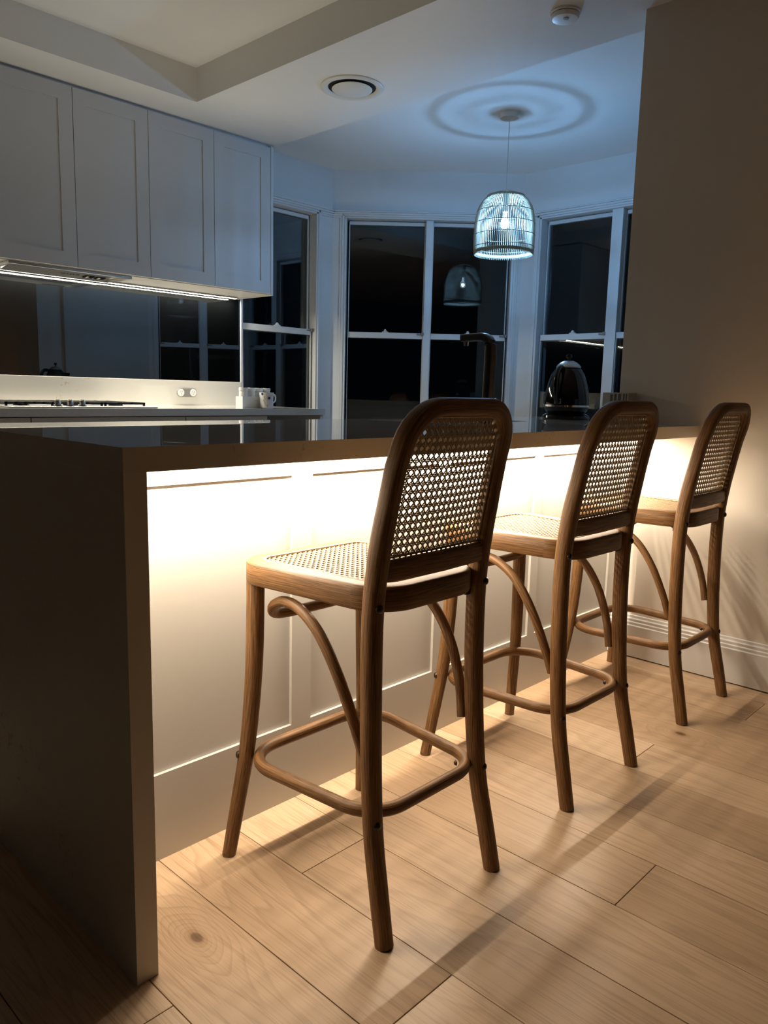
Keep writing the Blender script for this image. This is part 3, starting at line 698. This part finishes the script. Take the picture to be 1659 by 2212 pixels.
def bow(x): return -0.012 * max(0.0, 1 - (x / 0.155) ** 2)
def make_stool(label, group, loc):
    t = thing('bar_stool', label, 'bar stool', loc, 0.0, group)
    # rear legs run on as the bent back frame
    side = [(-0.169, -0.230, 0.0), (-0.166, -0.211, 0.09), (-0.161, -0.188, 0.20), (-0.1575, -0.175, 0.33), (-0.155, -0.168, 0.48), (-0.1545, -0.1675, 0.62), (-0.153, -0.177, 0.72), (-0.151, -0.191, 0.80), (-0.148, -0.208, 0.885)]
    r = 0.078; ztop = 0.991; xs = 0.1455
    left = catmull(side, 5)
    arch = []
    for k in range(1, 9):
        a = math.pi - (math.pi / 2) * k / 8
        x = -xs + r + r * math.cos(a); z = ztop - r + r * math.sin(a); arch.append(Vector((x, -0.211 - (z - 0.89) * 0.22 + bow(x) * 0.8, z)))
    left_leg = [p for p in left if p.z <= 0.701]; upper_l = [p for p in left if p.z > 0.66]
    full = upper_l + arch
    full += [Vector((0, -0.211 - (ztop - 0.89) * 0.22 + bow(0) * 0.8, ztop))] + [Vector((-p.x, p.y, p.z)) for p in reversed(full)]
    def legsec(i, n, up):
        return (0.0185, 0.0195, 2.3)
    for sgn in (1, -1):
        P = [Vector((sgn * p.x, p.y, p.z)) for p in left_leg]
        MB().sweep(P, lambda i: (0.0168 + 0.0022 * min(1, P[i].z / 0.4), 0.0172 + 0.0026 * min(1, P[i].z / 0.4), 2.3), ref=(0, 1, 0), nsec=16).build('leg', 'stool_oak', t, smooth=45)
    MB().sweep(full, lambda i: (0.0190 - 0.003 * min(1, max(0, (full[i].z - 0.72) / 0.1)), 0.0198 - 0.0015 * min(1, max(0, (full[i].z - 0.72) / 0.1)), 2.3 + 1.0 * min(1, max(0, (full[i].z - 0.70) / 0.1))), ref=(0, 1, 0), nsec=20, u0=0.7).build('back_frame', 'stool_oak', t, smooth=45)
    # lower rail of the back
    rp = [Vector((x, -0.175 + bow(x) * 0.8, 0.697)) for x in [(-0.141 + 0.282 * k / 12) for k in range(13)]]
    MB().sweep(rp, lambda i: (0.0125, 0.0205, 4), ref=(0, 0, 1), nsec=20).build('back_rail', 'stool_oak', t, smooth=45)
    # cane of the back, set in the frame
    bp_ = rounded([(-0.138, 0.711), (0.138, 0.711), (0.132, 0.9785), (-0.132, 0.9785)], [0.006, 0.006, 0.052, 0.052], 6)
    def bmap(u, v, l):
        y = -0.173 - 0.056 * (max(0.0, v - 0.70) / 0.29) ** 1.2
        return (u, y + bow(u) * 0.85 + l + 0.002, v)
    cane('back_cane', bp_, bmap, t)
    sp = [Vector(bmap(u, v, -0.004)) for u, v in rounded([(-0.134, 0.7205), (0.134, 0.7205), (0.129, 0.973), (-0.129, 0.973)], [0.006, 0.006, 0.05, 0.05], 6)]
    MB().sweep(sp, lambda i: (0.0022, 0.0022, 2), ref=(0, 1, 0), closed=True, nsec=8).build('cane_spline', 'cane_spline', t, smooth=60)
    # seat rim, cane and groove bead
    zt = 0.664; hh = 0.0235; ww = 0.020
    si = rounded([(-0.132, -0.172), (0.132, -0.172), (0.173, 0.190), (-0.173, 0.190)], [0.068, 0.068, 0.047, 0.047], 10)
    sec = [(-ww, -hh + 0.004), (-ww + 0.003, -hh), (ww - 0.003, -hh), (ww, -hh + 0.004), (ww, hh - 0.008), (ww - 0.004, hh - 0.002), (ww - 0.010, hh), (-ww + 0.004, hh), (-ww, hh - 0.004)]
    MB().sweep([(x, y, zt - hh) for x, y in si], lambda i: sec, ref=(0, 0, 1), closed=True).build('seat_frame', 'stool_oak', t, smooth=40)
    sc_ = rounded([(-0.114, -0.154), (0.114, -0.154), (0.154, 0.172), (-0.154, 0.172)], [0.052, 0.052, 0.032, 0.032], 8)
    cane('seat_cane', sc_, lambda u, v, l: (u, v, zt - 0.0035 + l - 0.004 * max(0, 1 - (u / 0.14) ** 2) * max(0, 1 - (v / 0.17) ** 2)), t)
    MB().sweep([(x, y, zt - 0.0008) for x, y in sc_], lambda i: (0.003, 0.0022, 2), ref=(0, 0, 1), closed=True, nsec=8).build('cane_spline', 'cane_spline', t, smooth=60)
    # front legs
    fl_ = catmull([(-0.208, 0.207, 0.0), (-0.194, 0.193, 0.12), (-0.177, 0.177, 0.27), (-0.166, 0.170, 0.44), (-0.162, 0.170, 0.62)], 4)
    for sgn in (1, -1):
        P = [Vector((sgn * p.x * 0.985, p.y, p.z)) for p in fl_]
        MB().sweep(P, lambda i: (0.0150 + 0.0042 * min(1, P[i].z / 0.5),) * 2 + (2,), ref=(0, 1, 0), nsec=16).build('leg', 'stool_oak', t, smooth=45)
    # foot ring
    rg = rounded([(-0.160, -0.190), (0.160, -0.190), (0.196, 0.182), (-0.196, 0.182)], [0.085, 0.085, 0.09, 0.09], 10)
    ring = MB().sweep([(x, y, 0.233) for x, y in rg], lambda i: (0.0125, 0.0132, 2), ref=(0, 0, 1), closed=True, nsec=14).build('foot_ring', 'stool_oak', t, smooth=60)
    # bent brace: rear leg, up under the seat, across the front and down to the other rear leg
    hb = [(-0.147, -0.150, 0.328), (-0.159, -0.130, 0.40), (-0.167, -0.092, 0.485), (-0.167, -0.040, 0.552), (-0.162, 0.020, 0.586), (-0.157, 0.075, 0.592), (-0.150, 0.120, 0.574), (-0.130, 0.146, 0.549), (-0.092, 0.151, 0.541), (0, 0.151, 0.540)]
    hb = hb + [(-x, y, z) for x, y, z in reversed(hb[:-1])]
    hp_ = catmull(hb, 5)
    MB().sweep(hp_, lambda i: (0.0112, 0.0112, 2), ref=(0.0, 0.35, 1), nsec=12).build('brace', 'stool_oak', t, smooth=60)
    # bolts, spacers and glides
    def stud(p, n, r=0.0085):
        mb = MB(); mb.lathe([(r, 0), (r * 0.92, 0.003), (r * 0.6, 0.0055), (0, 0.0065)], 14)
        q = Vector((0, 0, 1)).rotation_difference(Vector(n)); mb.v = [tuple(Vector(p) + q @ Vector(v)) for v in mb.v]
        mb.build('bolt', 'bronze_bolt', t, smooth=50)
    for sgn in (1, -1):
        stud((sgn * 0.158, -0.1865, 0.632), (0.15 * sgn, -1, 0)); stud((sgn * 0.165, -0.200, 0.225), (0.4 * sgn, -1, 0)); stud((sgn * 0.191, 0.189, 0.235), (0.8 * sgn, 0.6, 0))
        stud((sgn * 0.1612, 0.1472, 0.231), (-0.75 * sgn, -0.65, 0), 0.006); stud((sgn * 0.1265, -0.1565, 0.231), (-0.7 * sgn, 0.7, 0), 0.006)
        mb = MB().box(min(sgn * 0.122, sgn * 0.150), max(sgn * 0.122, sgn * 0.150), -0.166, -0.140, 0.604, 0.652)
        mb.build('spacer_block', 'black_rubber', t, bevel=0.002)
        for (px, py) in ((0.169, -0.230), (0.2049, 0.207)):
            MB().lathe([(0, 0.0), (0.0135, 0.0), (0.0145, 0.003), (0.0145, 0.007), (0, 0.007)], 18, (sgn * px, py, -0.0)).build('glide', 'bronze_bolt', t, smooth=40)
    return t
G = 'cane bar stools along the island'
s1 = make_stool('oak and cane bar stool nearest the dark end panel of the island', G, (0.539, 0.0, 0.0))
copy_tree(s1, (1.213, 0.008, 0), math.radians(-0.8), 'middle of the three oak and cane bar stools', G)
copy_tree(s1, (1.924, 0.018, 0), math.radians(0.0), 'oak and cane bar stool beside the end wall with the white baseboard', G)

# ------------------------------------------------------------------ pendant lamp in the bay
PX, PY = 3.048, 1.470
t = thing('pendant_lamp', 'bamboo birdcage pendant lamp glowing in the window bay', 'pendant lamp', (PX, PY, ZN))
t.scale = (1.03, 1.03, 1.03)
zb_ = (1.774 - ZN) / 1.03
MB().lathe([(0, 0), (0.050, 0), (0.050, -0.022), (0.047, -0.026), (0, -0.026)], 32).build('canopy', 'white_plastic', t, smooth=40)
MB().sweep([(0, 0, -0.026), (0, 0, -0.20), (0, 0, zb_ + 0.32)], lambda i: (0.0022, 0.0022, 2), nsec=8).build('cord', 'white_plastic', t, smooth=60)
MB().lathe([(0, 0.328), (0.005, 0.328), (0.008, 0.316), (0.0145, 0.310), (0.0145, 0.225), (0.013, 0.215), (0, 0.215)], 24, (0, 0, zb_)).build('lamp_holder', 'white_plastic', t, smooth=40)
MB().lathe([(0, 0.216), (0.010, 0.214), (0.011, 0.186), (0.017, 0.178), (0.0225, 0.168), (0.0245, 0.156), (0.0225, 0.144), (0.015, 0.134), (0, 0.130)], 24, (0, 0, zb_)).build('bulb', 'frosted_bulb', t, smooth=60)
MB().lathe([(0, 0.166), (0.006, 0.165), (0.0105, 0.160), (0.0115, 0.155), (0.0105, 0.150), (0.006, 0.145), (0, 0.144)], 16, (0, 0, zb_)).build('filament', 'bulb_glow', bpy.data.objects['bulb'], smooth=60)
prof = catmull([(0.154, 0, -0.004), (0.1575, 0, 0.03), (0.1585, 0, 0.09), (0.1565, 0, 0.15), (0.150, 0, 0.20), (0.137, 0, 0.243), (0.113, 0, 0.278), (0.078, 0, 0.302), (0.045, 0, 0.313), (0.014, 0, 0.318)], 3)
def rad_at(z):
    for a, b in zip(prof, prof[1:]):
        if a.z <= z <= b.z: return a.x + (b.x - a.x) * (z - a.z) / max(1e-9, b.z - a.z)
    return prof[-1].x
mb = MB(); NR = 90
for k in range(NR):
    a = 2 * math.pi * k / NR; ca, sa = math.cos(a), math.sin(a)
    pts = [(p.x * ca, p.x * sa, p.z + zb_) for p in (prof if k % 2 == 0 else [q for q in prof if q.x > 0.05])]
    n_ = len(pts)
    mb.sweep(pts, lambda i: (0.0028 if pts[i][2] - zb_ < 0.25 else 0.0016, 0.0018, 2), ref=(-sa, ca, 0.01), nsec=6)
o = mb.build('rib_cage', 'bamboo', t, smooth=60); o['kind'] = 'stuff'
for z in (0.012, 0.035, 0.095, 0.155, 0.215, 0.291, 0.312):
    rr = rad_at(z) + (0.0026 if z > 0.02 else -0.0036)
    cp = [(rr * math.cos(2 * math.pi * k / 64), rr * math.sin(2 * math.pi * k / 64), z + zb_) for k in range(64)]
    MB().sweep(cp, lambda i: (0.0016, 0.0085 if z < 0.02 else (0.0062 if 0.28 < z < 0.3 else 0.0018), 3 if z < 0.02 else 2), ref=(0, 0, 1), closed=True, nsec=8).build('hoop', 'bamboo' if z < 0.02 or z > 0.28 else 'bamboo_hoop', t, smooth=60)

# ------------------------------------------------------------------ ceiling fittings
t = thing('air_vent', 'round white air vent in the lowered ceiling', 'air vent', (2.066, 1.665, ZB))
MB().lathe([(0.146, 0), (0.146, -0.005), (0.138, -0.011), (0.122, -0.010), (0.112, -0.004), (0.110, -0.001), (0.110, 0)], 56, closed=True).build('rim', 'white_plastic', t, smooth=50)
MB().lathe([(0, -0.0005), (0.112, -0.0005), (0.112, -0.002), (0, -0.002)], 48).build('throat', 'dark_gap', t)
MB().lathe([(0, -0.0035), (0.02, -0.0035), (0.088, -0.006), (0.094, -0.011), (0.090, -0.014), (0.04, -0.017), (0, -0.0175)], 48).build('disc', 'white_plastic', t, smooth=50)
t = thing('smoke_alarm', 'round white smoke alarm on the lowered ceiling', 'smoke alarm', (2.075, 0.556, ZB))
MB().lathe([(0, 0), (0.055, 0), (0.055, -0.006), (0.052, -0.009), (0, -0.009)], 40).build('base', 'white_plastic', t, smooth=40)
MB().lathe([(0, -0.0088), (0.047, -0.0088), (0.051, -0.012), (0.051, -0.018), (0.046, -0.025), (0.03, -0.028), (0, -0.0285)], 40).build('cover', 'white_plastic', t, smooth=40)
MB().lathe([(0, -0.027), (0.010, -0.027), (0.010, -0.0305), (0, -0.031)], 20, (-0.012, -0.012, 0)).build('test_button', 'outlet_grey', t, smooth=40)


# ------------------------------------------------------------------ added fill uplight, unseen in the aisle, to brighten the kitchen ceiling
t = thing('fill_uplight', 'added fill uplight, unseen in the aisle floor behind the island', 'uplight', (1.22, 1.62, 0.0))
MB().lathe([(0.045, 0), (0.045, 0.003), (0.036, 0.004), (0.034, 0)], 32, closed=True).build('trim_ring', 'steel', t, smooth=40)
MB().lathe([(0, 0.0005), (0.034, 0.0005), (0.034, 0.0015), (0, 0.0015)], 32).build('lens', 'led_cab', t)
ld = bpy.data.lights.new('uplight_light', 'SPOT'); ld.energy = FILL_UPLIGHT_W; ld.color = (1.0, 0.93, 0.78); ld.spot_size = math.radians(66); ld.spot_blend = 0.7; ld.shadow_soft_size = 0.03
lo = bpy.data.objects.new('uplight_light', ld); COL.objects.link(lo); lo.parent = t; lo.location = (0, 0, 0.035); lo.rotation_euler = (math.pi, 0, 0)
